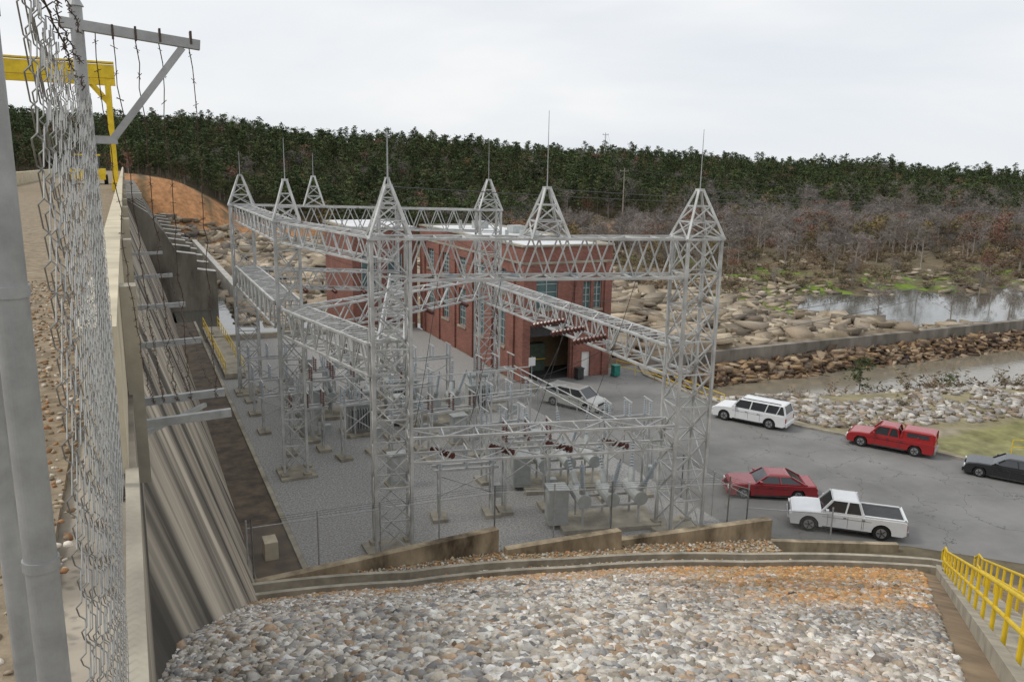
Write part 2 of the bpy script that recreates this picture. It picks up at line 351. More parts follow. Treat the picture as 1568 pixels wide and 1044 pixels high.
b=MB();b.box((3.9,33,-.5),(6.0,98,.04),M_gut);b.box((6.0,31.5,-.5),(6.25,98,.12),M_conc)
b.box((4.6,35.5,.04),(5.2,36.4,.9),M_concL);b.obj('toe_gutter',parent=dam)
b=MB();b2=MB()
PR=[(0,13.0),(2.6,11.2),(4.4,8.6),(6.0,5.6),(8.6,5.2),(8.6,3.0),(11.2,2.6),(11.2,-4),(0,-4)];q_=len(PR)
for i in range(9):
    yy=124+i*11.5;w_=2.4
    vv=[(x,yy,z) for x,z in PR]+[(x,yy+w_,z) for x,z in PR]
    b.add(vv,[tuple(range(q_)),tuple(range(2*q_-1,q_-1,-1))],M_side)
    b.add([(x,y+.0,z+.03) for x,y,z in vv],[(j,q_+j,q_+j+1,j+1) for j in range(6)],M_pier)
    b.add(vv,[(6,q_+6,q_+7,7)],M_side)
    b2.add([(1.5,yy+w_,5),(4,yy+w_,3),(8,yy+w_,-3.5),(1.5,yy+w_,-4)]+[(1.5,yy+11.5,5),(4,yy+11.5,3),(8,yy+11.5,-3.5),(1.5,yy+11.5,-4)],[(0,1,2,3),(7,6,5,4),(0,4,5,1),(1,5,6,2),(2,6,7,3),(3,7,4,0)],M_gut)
    b.box((.02,yy-.4,13.2),(2.0,yy+2.8,13.9),M_pier)
b.obj('spillway_piers',parent=dam);b2.obj('spillway_chutes',parent=dam,recalc=True)
b=MB();b.box((14,126,-4),(15,217,-.4),M_pier);b.obj('guide_wall')
b=MB();b.box((44,67,-4.5),(170,67.9,-1.0),mat('old_wall_concrete',(.10,.09,.075),.9,.3,.5,bump=.4,col2=(.30,.27,.23),stretch=(1,1,.3)));b.obj('channel_wall')
b=MB()
b.box((6.5,70,.05),(8.2,92,.5),M_conc);b.box((6.4,86,-4),(29,86.6,.6),M_conc)
for xx in (6.6,8.1):
    for yy in np.arange(70,92.1,2): b.pipe((xx,yy,.5),(xx,yy,1.6),.07,M_yel,6)
    for zz in (1.05,1.6): b.pipe((xx,70,zz),(xx,92,zz),.07,M_yel,6)
b.obj('catwalk')
# ------------------------------------------------------------------ lattice steel
def tower(name,x,y,w=1.6,top=15.0,peak=17.2,mast=19.6,ground=True,rot=-.2,npan=9):
    b=MB();sd=Vector((math.cos(rot),math.sin(rot),0));z0=0.35 if ground else top-.1
    o=Vector((x,y,0));s2=Vector((-sd.y,sd.x,0))
    cr=[sd*(w/2)*a+s2*(w/2)*c for a,c in ((-1,-1),(1,-1),(1,1),(-1,1))]
    up=Vector((0,0,1))
    if ground:
        for c in cr: b.beam(o+c+up*z0,o+c+up*top,.14,M_steel)
        for k in range(npan):
            za=z0+(top-z0)*k/npan;zb=z0+(top-z0)*(k+1)/npan
            for i in range(4):
                a,c=o+cr[i],o+cr[(i+1)%4]
                b.beam(a+up*zb,c+up*zb,.065,M_steel)
                b.beam(a+up*za,c+up*zb,.06,M_steel);b.beam(c+up*za,a+up*zb,.06,M_steel)
        for c in cr: b.box(tuple(o+c-Vector((.22,.22,0))),tuple(o+c+Vector((.22,.22,.3))),M_conc)
        b.box((x-w/2-.4,y-w/2-.4,0.02),(x+w/2+.4,y+w/2+.4,.16),M_conc)
    cp=[c*1.12 for c in cr];t=.14
    for i in range(4):
        a=o+cp[i]+up*top;e=o+cp[i]*t+up*peak
        b.beam(a,e,.1,M_steel);a2=o+cp[(i+1)%4]+up*top
        b.beam(a,a2,.1,M_steel)
        f=lambda j,l:(o+cp[j]+up*top).lerp(o+cp[j]*t+up*peak,l)
        for lv in (.35,.68): b.beam(f(i,lv),f((i+1)%4,lv),.06,M_steel)
        b.beam(f(i,0),f((i+1)%4,.35),.055,M_steel);b.beam(f((i+1)%4,0),f(i,.35),.055,M_steel)
        b.beam(f(i,.35),f((i+1)%4,.68),.055,M_steel)
    b.box((x-.16,y-.16,peak-.02),(x+.16,y+.16,peak+.1),M_steel)
    b.pipe(o+up*peak,o+up*mast,.06,M_steel2,6,.025)
    return b.obj(name)
A=(10.3,34.1);B_=(24.4,30.6);Dd=(8.0,46.0);Cc=(8.0,65.3);Gg=(24.8,56.1);Ff=(18,59.8)
for (x,y),w,mt in ((A,1.65,19.6),(B_,1.7,20),(Dd,1.3,19.5),(Cc,1.6,19),(Gg,1.6,20.2),(Ff,1.4,21)): tower('lattice_tower',x,y,w,mast=mt)
def L2(a,b,t): return (a[0]+(b[0]-a[0])*t,a[1]+(b[1]-a[1])*t)
h=L2(A,B_,.49);tower('lattice_peak',h[0],h[1],1.6,mast=20.6,ground=False)
h=L2(Cc,Ff,.5);tower('lattice_peak',h[0],h[1],1.4,mast=19,ground=False)
def girder(P,Q,zc,w=1.5,h=1.8,npan=10,leg=.12,dg=.065,ladder=False):
    b=MB();p=Vector((*P,zc));q=Vector((*Q,zc));d=(q-p).normalized();p=p+d*.75;q=q-d*.75
    side=d.cross(Vector((0,0,1))).normalized();up=Vector((0,0,1))
    off=[side*(w/2)*a+up*(h/2)*c for a,c in ((-1,-1),(1,-1),(1,1),(-1,1))]
    for o in off: b.beam(p+o,q+o,leg,M_steel)
    for k in range(npan+1):
        c=p.lerp(q,k/npan)
        for i in range(4):
            if ladder or k in(0,npan) or i in(0,2): b.beam(c+off[i],c+off[(i+1)%4],dg,M_steel)
    for k in range(npan):
        c0=p.lerp(q,k/npan);c1=p.lerp(q,(k+1)/npan);cm=(c0+c1)/2
        for i,j in ((1,2),(0,3)):
            b.beam(c0+off[i],cm+off[j],dg,M_steel);b.beam(cm+off[j],c1+off[i],dg,M_steel)
        for i,j in ((0,1),(3,2)):
            if (k+i)%2: b.beam(c0+off[i],c1+off[j],dg,M_steel)
            else: b.beam(c0+off[j],c1+off[i],dg,M_steel)
        if ladder:
            for t in (.33,.66):
                c=c0.lerp(c1,t);b.beam(c+off[3],c+off[2],.07,M_steel)
    return b.obj('lattice_girder')
girder(A,B_,14.1,1.6,1.8,10)
girder(A,B_,5.3,1.3,1.2,8,.11,.06)
girder(Cc,Dd,9.6,1.5,1.5,10,ladder=True);girder(Dd,A,9.4,1.5,1.5,7,ladder=True)
girder(Gg,B_,8.9,1.5,1.5,13,ladder=True)
girder(Cc,Ff,14.2,1.4,1.6,7);girder(Ff,Gg,14.2,1.4,1.6,5);girder(Cc,Dd,14.4,1.2,1.1,10,.1,.055)
girder(Dd,A,14.4,1.2,1.1,7,.1,.055);girder(Dd,Gg,9.2,1.3,1.4,9);girder(Cc,Ff,9.4,1.4,1.4,7)
girder(A,L2(Ff,Gg,.1),9.6,1.2,1.2,12,.1,.055)
# ------------------------------------------------------------------ insulators & equipment
def istr(b,p,q,r,m,n=9):
    p=Vector(p);q=Vector(q);b.pipe(p,q,r*.5,m,6)
    for k in range(n):
        t=(k+.3)/n;a=p.lerp(q,t);c=p.lerp(q,t+.38/n);b.pipe(a,c,r*2,m,10,r*1.3)
b=MB();d=Vector((Gg[0]-B_[0],Gg[1]-B_[1],0)).normalized();sd=Vector((d.y,-d.x,0))
for dist in (6.5,9,11.5):
    c=Vector((*B_,9.0))+d*dist
    istr(b,c-sd*.8,c-sd*3.0+Vector((0,0,-.2)),.21,M_insB,9);istr(b,c+sd*.8,c+sd*3.0+Vector((0,0,-.2)),.21,M_insB,9)
for t in (.2,.4,.6,.8):
    c=Vector((*L2(A,B_,t),4.7));istr(b,c,c+Vector((-.6,1.6,-.1)),.16,M_insB,8)
    c=Vector((*L2(A,B_,t),13.2));istr(b,c,c+Vector((.2,1.7,-.1)),.14,M_insG,8)
    c=Vector((*L2(Cc,Ff,t),8.7));istr(b,c,c+Vector((0,-1.7,-.1)),.16,M_insB,8)
    c=Vector((*L2(Dd,Gg,t),8.5));istr(b,c,c+Vector((.2,-1.7,-.1)),.16,M_insB,8)
b.obj('insulator_string')
def breaker(name,x,y,rz):
    e=empty(name,(x,y,0),rz);b=MB()
    b.box((-2.6,-1.2,.02),(2.6,1.2,.25),M_conc)
    for i in (-1.5,0,1.5):
        for j in (-.7,.7): b.beam((i,j,.25),(i,j,1.3),.1,M_steel)
        b.pipe((i,-1.0,1.65),(i,1.0,1.65),.75,M_equip,14)
        for s in (-1,1):
            b.pipe((i,s*.55,1.9),(i+.1*i,s*1.0,2.5),.35,M_equip,10)
            istr(b,(i+.1*i,s*1.0,2.5),(i*1.3,s*1.75,4.0),.13,M_insG,11)
            b.pipe((i*1.3,s*1.75,4.0),(i*1.33,s*1.85,4.25),.08,M_steel,6)
    for j in (-.7,.7): b.beam((-1.7,j,1.28),(1.7,j,1.28),.12,M_steel)
    b.box((-3.2,-.5,.25),(-2.2,.5,2.1),M_equip);b.box((-3.25,-.55,2.1),(-2.15,.55,2.17),M_equip)
    b.box((-3.215,-.35,.5),(-3.2,.35,1.9),M_steel)
    b.obj('tank_and_bushings',parent=e,bevel=.02);return e
breaker('circuit_breaker',21.5,32.9,-.25);breaker('circuit_breaker',19,52.5,-.1);breaker('circuit_breaker',14,56.5,-.1);breaker('circuit_breaker',22.0,38.3,-.2)
def transformer(x,y,rz,s=1.0):
    e=empty('power_transformer',(x,y,0),rz);e.scale=(s,s,s);b=MB()
    b.box((-1.6,-1.2,.02),(1.6,1.2,.3),M_conc);b.box((-1.1,-.75,.3),(1.1,.75,2.5),M_equip);b.box((-1.2,-.85,2.5),(1.2,.85,2.62),M_equip)
    for sg in (-1,1):
        for k in range(9): b.box((-.95+k*.22,sg*.98-.2,.6),(-.89+k*.22,sg*.98+.2,2.3),M_equip)
    b.pipe((-1.0,.3,3.3),(1.0,.3,3.3),.5,M_equip,14)
    for i in (-.8,.8): b.beam((i,.3,2.6),(i,.3,3.1),.1,M_equip)
    for i in (-.8,0,.8): istr(b,(i,-.35,2.62),(i*1.3,-.75,4.0),.13,M_insG if i else M_insB,10)
    b.box((1.1,-.3,1.0),(1.35,.3,1.9),M_steel)
    b.obj('tank_radiators_bushings',parent=e,bevel=.015)
transformer(17.5,55.5,-.1);transformer(13.5,52.0,-.1,.85);transformer(23.2,54.0,-.1,.8)
def stand(name,x,y,rz,hh=3.2,w=2.2,n=3,m=M_insG):
    e=empty(name,(x,y,0),rz);b=MB()
    for i in (-w/2,w/2):
        for j in (-.35,.35):
            b.beam((i,j,.02),(i,j,hh),.1,M_steel)
        for k in range(4):
            z=hh*k/4;b.beam((i,-.35,z),(i,.35,z+hh/4),.05,M_steel)
        b.box((i-.4,-.6,.01),(i+.4,.6,.2),M_conc)
    for j in (-.35,.35): b.beam((-w/2-.3,j,hh),(w/2+.3,j,hh),.13,M_steel)
    b.beam((-w/2,0,hh*.45),(w/2,0,hh*.85),.06,M_steel);b.beam((w/2,0,hh*.45),(-w/2,0,hh*.85),.06,M_steel)
    for k in range(n):
        i=-w/2+w*k/(n-1)
        for j in (-.35,.35): istr(b,(i,j,hh+.06),(i,j,hh+1.0),.1,m,7)
        b.beam((i,-.6,hh+1.05),(i,.6,hh+1.05),.07,M_steel)
    b.box((w/2+.1,-.2,1.0),(w/2+.5,.2,1.7),M_equip)
    b.obj('frame',parent=e);return e
for k,a in enumerate(((8.6,54.5,0,2.6),(11.5,57,0,3.4),(8.6,59,0,2.6),(12.2,47.5,.1,3.6),(11.5,51.5,0,4.2),(20.5,57,0,3.6),(21.5,45,0,3.6),(17.5,45,0,3.2),(19.0,40.5,0,3.4),(15,36.5,-.2,2.8),(18.3,36.0,-.2,4.0),(24.3,35.5,-.2,4.6),(16.5,50,0,3.5),(15,62,0,3.2),(12,68,0,3),(20,66,0,3.4),(9.4,49.5,0,3.0),(9.0,62.5,0,3.4),(13.8,60,0,2.8),(22.3,49,0,4.4),(15.2,47.2,0,2.6))):
    stand('disconnect_switch',a[0],a[1],a[2],a[3],random.choice((2.0,2.4,2.8)),m=M_insB if k%3==1 else M_insG)
b=MB()
for x,y in ((10.2,52.8),(19,47.5),(22.3,42.5),(13,42)):
    b.box((x-.5,y-.35,.15),(x+.5,y+.35,1.9),M_equip);b.box((x-.56,y-.41,1.9),(x+.56,y+.41,1.97),M_equip);b.box((x-.65,y-.5,.01),(x+.65,y+.5,.15),M_conc);b.box((x-.4,y-.362,.4),(x-.02,y-.35,1.8),M_steel);b.box((x+.02,y-.362,.4),(x+.4,y-.35,1.8),M_steel)
b.obj('control_cabinet')
b=MB()
for x in (11.6,12.6): b.pipe((x,38,5.1),(x,60,5.1),.07,M_steel,6)
for x in (22,22.8): b.pipe((x,34,5.1),(x,47,5.1),.07,M_steel,6)
for y in (41,46): b.pipe((11.5,y,5.2),(23.5,y,5.2),.07,M_steel,6)
b.obj('bus_pipe')
def cable(b,p,q,sag,w=.03,m=M_dark,n=10):
    p=Vector(p);q=Vector(q);pr=p
    for k in range(1,n+1):
        t=k/n;c=p.lerp(q,t)-Vector((0,0,sag*4*t*(1-t)));b.beam(pr,c,w,m,n=3);pr=c
b=MB()
for i,(x,y) in enumerate((A,L2(A,B_,.49),B_)):
    cable(b,(x,y,17.2),(330+20*i,190-30*i,24),6,.045,n=24)
for t in (.15,.35,.6,.8):
    p=L2(A,B_,t);q=L2(Cc,Gg,t);cable(b,(*p,13.3),(*q,13.4),1.0,.035);cable(b,(*p,13.2),(p[0]+.5,p[1]+5,4.5),.4,.03)
    cable(b,(*L2(Gg,B_,t),8.2),(210,92+12*t,14),4,.05,n=20)
for t in (.5,.7): cable(b,(*L2(Gg,B_,t),8.0),(21,33+15*t,5),.3,.03)
b.obj('overhead_conductors')
# ------------------------------------------------------------------ fences
def linkmat():
    m=mat('chain_link_wire',(.42,.43,.43),.5,.1,metal=.3)
    nt=m.node_tree;N=nt.nodes;L=nt.links
    tc=N.new('ShaderNodeTexCoord');sx=N.new('ShaderNodeSeparateXYZ');L.new(tc.outputs['UV'],sx.inputs[0]);o=[]
    for op in ('ADD','SUBTRACT'):
        a=N.new('ShaderNodeMath');a.operation=op;L.new(sx.outputs[0],a.inputs[0]);L.new(sx.outputs[1],a.inputs[1])
        f=N.new('ShaderNodeMath');f.operation='FRACT';L.new(a.outputs[0],f.inputs[0])
        l=N.new('ShaderNodeMath');l.operation='LESS_THAN';l.inputs[1].default_value=.08;L.new(f.outputs[0],l.inputs[0]);o.append(l)
    mxx=N.new('ShaderNodeMath');mxx.operation='MAXIMUM';L.new(o[0].outputs[0],mxx.inputs[0]);L.new(o[1].outputs[0],mxx.inputs[1])
    L.new(mxx.outputs[0],N['Principled BSDF'].inputs['Alpha']);return m
M_link=linkmat()
def fence(pts,h=2.3,step=3,barb=True):
    e=empty('chain_link_fence');b=MB();uvs=[]
    fv=[];ff=[]
    for (x0,y0,za),(x1,y1,zb) in zip(pts[:-1],pts[1:]):
        Ln=math.hypot(x1-x0,y1-y0);n=max(1,round(Ln/step))
        for k in range(n+1):
            t=k/n;x=x0+(x1-x0)*t;y=y0+(y1-y0)*t;z=za+(zb-za)*t
            b.pipe((x,y,z-.1),(x,y,z+h+.35),.075,M_steel2,8)
        b.pipe((x0,y0,za+h),(x1,y1,zb+h),.045,M_steel2,6)
        if barb:
            for q in (.12,.22,.32): b.beam((x0,y0,za+h+q),(x1,y1,zb+h+q),.015,M_dark,n=3)
        o=len(fv);fv+=[(x0,y0,za),(x1,y1,zb),(x1,y1,zb+h),(x0,y0,za+h)];ff.append((o,o+1,o+2,o+3))
        s=1/.07;uvs+=[(0,0),(Ln*s,0),(Ln*s,h*s),(0,h*s)]
    b.obj('posts_and_rails',parent=e)
    me=bpy.data.meshes.new('fabric');me.from_pydata(fv,[],ff);uv=me.uv_layers.new(name='UVMap')
    for i,c in enumerate(uvs): uv.data[i].uv=c
    me.materials.append(M_link);o=bpy.data.objects.new('fabric',me);S.collection.objects.link(o);o.parent=e
fence([(3.4,31.6,1.2),(3.6,31.6,1.2),(14.2,31,1.2),(19.7,29.7,1.0),(25.3,28,1.0),(27.1,28.6,0.2)],2.4)
fence([(27.1,28.6,0),(27.2,34,0),(27.3,55,0)],2.2)
fence([(27.1,28.6,0),(30.5,26.3,0)],1.6,barb=False)
# near fence with real woven wire
e=empty('chain_link_fence');b=MB()
FX=-.2;ya,yb=1.95,5.4;zt=18.37;zb=15.98
b.pipe((FX-.035,ya,15.9),(FX-.035,ya,19.4),.068,M_steel2,28)
for z in (16.55,17.1,17.72,18.28): b.pipe((FX-.035,ya,z),(FX-.035,ya,z+.024),.076,M_steel2,28)
b.pipe((FX+.02,yb,15.9),(FX+.02,yb,18.86),.07,M_steel2,20);b.pipe((FX+.02,yb,18.86),(FX+.02,yb,18.93),.09,M_steel2,16,.02)
b.pipe((-.41,2.75,15.9),(-.41,2.75,17.55),.06,M_steel2,20);b.pipe((-.41,2.75,17.55),(-.41,2.75,17.6),.07,M_steel2,16,.02)
b.obj('posts',parent=e,smooth=False)
b=MB();dx=.058;ncol=int((yb-1.7)/dx)
def topz(y): return zt-.05*math.sin(math.pi*(y-1.7)/(yb-1.7))+.012*math.sin(y*7)
def wob(y,z): return FX+.05+.012*math.sin(y*1.9+z*1.3)
for i in range(ncol+1):
    y=1.7+i*dx;k=0;z=zb+.02*math.sin(y*5);pr=None
    while z<topz(y):
        sg=1 if k%2 else -1
        yy=y+sg*dx*.56;x=wob(y,z)
        a=Vector((x+.005*sg,yy-sg*.006,z-.004));c=Vector((x-.005*sg,yy-sg*.006,z+.006))
        if pr is not None: b.beam(pr,a,.0032,M_wire,n=5)
        b.beam(a,c,.0032,M_wire,n=5)
        pr=c;z+=dx*(.98+.03*math.sin(i*1.7));k+=1
    b.beam(pr,pr+Vector((0,.012,.03)),.0032,M_wire,n=4)
b.obj('wire_mesh',parent=e)
e=empty('barbed_wire_outrigger');b=MB()
b.beam((-.27,yb,18.77),(.47,yb,18.70),.055,M_steel2);b.beam((.37,yb,18.68),(-.04,yb,18.14),.04,M_steel2);b.beam((FX,yb,18.13),(-.02,yb,18.13),.045,M_steel2)
for q in (0,.12,.25,.42): b.box((q-.006,yb-.032,18.70),(q+.006,yb+.032,18.775),M_barb)
arms=[(8.2,15.55),(8.75,15.62),(11.7,15.6),(14.9,15.6),(19,15.6),(24,15.6)]
for y,z in arms: b.beam((-.12,y,z-.03),(.8,y,z),.06,M_steel2,h=.08)
b.beam((-.06,8.2,15.4),(.6,8.75,15.5),.04,M_steel2)
b.obj('arms',parent=e);b=MB()
def barb(pts):
    pr=None
    for c in pts:
        c=Vector(c)
        if pr is not None:
            b.beam(pr,c,.007,M_barb,n=3);m_=(pr+c)/2
            for k in range(2):
                v=Vector((random.uniform(-1,1),random.uniform(-1,1),random.uniform(-1,1))).normalized()*.022
                b.beam(m_-v,m_+v,.0045,M_barb,n=3)
        pr=c
def hang(p,q,sag,n=22):
    p=Vector(p);q=Vector(q);return [p.lerp(q,k/n)-Vector((0,0,sag*4*(k/n)*(1-k/n)))+Vector((random.gauss(0,.008),0,random.gauss(0,.008))) for k in range(n+1)]
for x0,x1 in ((-.1,.1),(0,.2),(.12,.32),(.25,.45),(.42,.7)):
    barb(hang((x0,yb,18.74-.05*x0),(x1,8.5,15.64),.45,34));barb(hang((x1,8.5,15.64),(x1,11.7,15.66),.12,24));barb(hang((x1,11.7,15.66),(x1,14.9,15.66),.12,18));barb(hang((x1,14.9,15.66),(x1,19,15.66),.1,16))
for z,x in ((18.42,FX+.03),(18.55,FX+.02),(18.72,FX+.03)): barb(hang((x,1.2,z+.12),(x,yb,z),.06,30))
b.obj('barbed_wire',parent=e)
# ------------------------------------------------------------------ stairs with yellow handrail
e=empty('handrail_stairs');b=MB();b2=MB()
def sp(t,off):
    x=31.8-28.5*t;y=21.2-20.8*t;nx_,ny_=.59,-.807
    return Vector((x+nx_*off,y+ny_*off,tz(x,y)+.12))
N=90
for i in range(N):
    a=sp(i/N,.1);c=sp(i/N,1.3);a2=sp((i+1)/N,.1);c2=sp((i+1)/N,1.3);z=a.z
    b2.add([(a.x,a.y,z-.4),(c.x,c.y,z-.4),(c2.x,c2.y,z-.4),(a2.x,a2.y,z-.4),(a.x,a.y,z+.05),(c.x,c.y,z+.05),(c2.x,c2.y,z+.05),(a2.x,a2.y,z+.05)],[(4,5,6,7),(0,1,5,4),(1,2,6,5),(3,0,4,7)],M_conc)
for i in range(30):
    a=sp(i/30,-.12);c=sp((i+1)/30,-.12);b2.beam(a,c,.2,M_conc,h=.35)
for off in (.05,1.35):
    prev=None
    for i in range(0,19):
        p=sp(i/18,off);t=p+Vector((0,0,1.08));b.pipe(p,t,.085,M_yel,10)
        if prev is not None:
            for hh in (0,-.5): b.pipe(prev+Vector((0,0,hh)),t+Vector((0,0,hh)),.085,M_yel,10)
        prev=t
    q=sp(0,off)+Vector((1.2,.9,0));b.pipe((q.x,q.y,0),(q.x,q.y,1.15),.085,M_yel,8);b.pipe((q.x,q.y,1.1),sp(0,off)+Vector((0,0,1.05)),.085,M_yel,8)
b.obj('rails',parent=e);b2.obj('steps',parent=e)
def yrail(pts,name='yellow_guardrail'):
    b=MB()
    for (x0,y0),(x1,y1) in zip(pts[:-1],pts[1:]):
        n=max(1,round(math.hypot(x1-x0,y1-y0)/2))
        for k in range(n+1):
            x=x0+(x1-x0)*k/n;y=y0+(y1-y0)*k/n;b.pipe((x,y,-.2),(x,y,1.1),.06,M_yel,6)
        for z in (.6,1.1): b.pipe((x0,y0,z),(x1,y1,z),.06,M_yel,6)
    b.obj(name)
yrail([(39.6,60),(41,56),(41.2,47)]);yrail([(52,31),(60,26)])
# ------------------------------------------------------------------ powerhouse
def brickmat():
    m=bpy.data.materials.new('red_brick');m.use_nodes=True;nt=m.node_tree;b=nt.nodes['Principled BSDF'];b.inputs['Roughness'].default_value=.9
    tc=nt.nodes.new('ShaderNodeTexCoord');br=nt.nodes.new('ShaderNodeTexBrick');sx=nt.nodes.new('ShaderNodeSeparateXYZ');cb=nt.nodes.new('ShaderNodeCombineXYZ');ad=nt.nodes.new('ShaderNodeMath')
    nt.links.new(tc.outputs['Object'],sx.inputs[0]);nt.links.new(sx.outputs[0],ad.inputs[0]);nt.links.new(sx.outputs[1],ad.inputs[1]);nt.links.new(ad.outputs[0],cb.inputs[0]);nt.links.new(sx.outputs[2],cb.inputs[1])
    nt.links.new(cb.outputs[0],br.inputs['Vector']);br.inputs['Scale'].default_value=2.2;br.inputs['Color1'].default_value=(.27,.105,.075,1);br.inputs['Color2'].default_value=(.18,.07,.055,1);br.inputs['Mortar'].default_value=(.3,.22,.18,1);br.inputs['Mortar Size'].default_value=.012
    nz=nt.nodes.new('ShaderNodeTexNoise');nz.inputs['Scale'].default_value=.7;nz.inputs['Detail'].default_value=6;nt.links.new(tc.outputs['Object'],nz.inputs['Vector'])
    mr=nt.nodes.new('ShaderNodeMapRange');mr.inputs['To Min'].default_value=.65;mr.inputs['To Max'].default_value=1.45;nt.links.new(nz.outputs[0],mr.inputs['Value'])
    s=nt.nodes.new('ShaderNodeVectorMath');s.operation='SCALE';nt.links.new(br.outputs[0],s.inputs[0]);nt.links.new(mr.outputs[0],s.inputs['Scale']);nt.links.new(s.outputs[0],b.inputs['Base Color']);return m
M_brick=brickmat()
M_roof=mat('white_membrane_roof',(.66,.67,.68),.7,.12,.4)
M_win=mat('blue_green_glass',(.09,.15,.16),.2,.35,1,spec=.6)
M_frame=mat('window_frame_paint',(.42,.46,.45),.6,.1)
e=empty('brick_powerhouse');b=MB()
x0,x1,y0,y1,H0=29.6,38.4,59.6,86,11.7
def wall_open(axis,c,a0,a1,z0,z1,ops,th,dirn):
    xsv=sorted({a0,a1,*[o[0] for o in ops],*[o[1] for o in ops]});zs=sorted({z0,z1,*[o[2] for o in ops],*[o[3] for o in ops]})
    for i in range(len(xsv)-1):
        for j in range(len(zs)-1):
            ca=(xsv[i]+xsv[i+1])/2;cz=(zs[j]+zs[j+1])/2
            if any(o[0]<ca<o[1] and o[2]<cz<o[3] for o in ops): continue
            if axis=='y': b.box((xsv[i],min(c,c+th*dirn),zs[j]),(xsv[i+1],max(c,c+th*dirn),zs[j+1]),M_brick)
            else: b.box((min(c,c+th*dirn),xsv[i],zs[j]),(max(c,c+th*dirn),xsv[i+1],zs[j+1]),M_brick)
front=[(30.4,34.4,0,5.0),(35.6,36.5,0,2.3),(30.9,33.0,6.4,9.2),(35.5,36.3,6.2,8.6),(36.6,37.4,6.2,8.6)]
left=[]
for k in range(5):
    yc=63.0+k*4.6;left+= [(yc,yc+1.9,2.6,6.4),(yc,yc+1.9,7.4,9.5)]
wall_open('y',y0,x0,x1,0,H0,front,.4,1);wall_open('x',x0,y0+.4,y1,0,H0,left,.4,1)
b.box((x1-.4,y0+.4,0),(x1,y1,H0),M_brick);b.box((x0+.4,y1-.4,0),(x1-.4,y1,H0),M_brick)
b.obj('walls',parent=e)
b=MB()
for (a,c,za,zb) in left:
    b.box((x0+.25,a,za),(x0+.3,c,zb),M_win)
    for t in (0,.33,.66,1): b.box((x0+.18,a+(c-a)*t-.035,za),(x0+.25,a+(c-a)*t+.035,zb),M_frame)
    for t in (0,.2,.4,.6,.8,1): b.box((x0+.19,a,za+(zb-za)*t-.03),(x0+.245,c,za+(zb-za)*t+.03),M_frame)
    b.box((x0-.12,a-.12,za-.2),(x0+.1,c+.12,za-.003),M_conc)
for (a,c,za,zb) in front[2:]:
    b.box((a,y0+.25,za),(c,y0+.3,zb),M_win)
    for t in (0,.5,1): b.box((a+(c-a)*t-.035,y0+.18,za),(a+(c-a)*t+.035,y0+.25,zb),M_frame)
    for t in (0,.25,.5,.75,1): b.box((a,y0+.19,za+(zb-za)*t-.03),(c,y0+.245,za+(zb-za)*t+.03),M_frame)
    b.box((a-.12,y0-.12,za-.2),(c+.12,y0+.1,za-.003),M_conc)
b.obj('windows',parent=e)
b=MB();M_int=mat('interior_wall',(.28,.2,.12),.8)
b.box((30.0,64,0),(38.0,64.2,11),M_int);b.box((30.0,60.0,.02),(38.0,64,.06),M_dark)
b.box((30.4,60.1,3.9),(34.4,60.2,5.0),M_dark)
b.box((31.0,62.5,.06),(31.1,62.6,2.0),M_yel);b.box((31.0,62.5,1.2),(33.5,62.55,1.28),M_yel)
b.box((32.0,62.8,.06),(33.6,63.6,2.6),mat('green_machine_paint',(.09,.12,.09),.5))
b.box((35.6,y0+.2,0),(36.5,y0+.26,2.3),M_white);b.obj('doors',parent=e)
b=MB();b.box((x0+.4,y0+.4,H0-.3),(x1-.4,y1-.4,H0+.02),M_roof)
b.box((x0-.12,y0-.12,H0),(x1+.12,y0+.4,H0+.16),M_conc);b.box((x0-.12,y0+.4,H0),(x0+.4,y1,H0+.16),M_conc);b.box((x1-.4,y0+.4,H0),(x1+.12,y1,H0+.16),M_conc);b.box((x0+.4,y1-.4,H0),(x1-.4,y1,H0+.16),M_conc)
b.box((x0-.07,y0-.07,10.25),(x1+.07,y0-.003,10.45),M_conc);b.box((x0-.07,y0,10.25),(x0-.003,y1,10.45),M_conc)
for q in (29.6,34.6,37.65): b.box((q-.0,y0-.18,0),(q+.7,y0-.004,10.24),M_brick)
for k in range(6): b.box((x0-.18,61.0+k*4.6,0),(x0-.004,61.7+k*4.6,10.24),M_brick)
for q in ((33,66),(35,73),(34,80)): b.box((q[0],q[1],H0+.02),(q[0]+1.4,q[1]+1.4,H0+.8),M_equip);b.pipe((q[0]-1.5,q[1]+1,H0),(q[0]-1.5,q[1]+1,H0+.9),.35,M_equip,10)
b.obj('roof_and_trim',parent=e)
b=MB();b.box((22,86.7,-4),(29.5,100,11.2),M_brick);b.box((21.8,86.5,11.2),(29.5,100.2,11.5),M_conc);b.box((22.3,87,11.5),(29.3,99.7,11.55),M_roof)
for k in range(2):
    b.box((23+k*3,86.62,4),(24.6+k*3,86.66,8.5),M_win)
    for t in (0,.5,1): b.box((23+k*3+1.6*t-.05,86.57,4),(23+k*3+1.6*t+.05,86.61,8.5),M_frame)
b.box((38.5,62.5,0),(39.9,75,7.5),M_brick);b.box((38.5,62.3,7.5),(40.1,75.2,7.75),M_conc)
b.obj('wings',parent=e)
M_teal=mat('teal_plastic',(.03,.2,.16),.5)
for (x,y,m) in ((35.0,58.9,M_dark),(38.6,58.6,M_teal)):
    b=MB();b.prism([(x-.3,y-.3),(x+.3,y-.3),(x+.3,y+.3),(x-.3,y+.3)],.1,1.0,m);b.box((x-.35,y-.36,1.0),(x+.35,y+.34,1.09),m);b.pipe((x-.3,y+.3,.12),(x+.3,y+.3,.12),.2,M_dark,8);b.obj('waste_bin',bevel=.02)
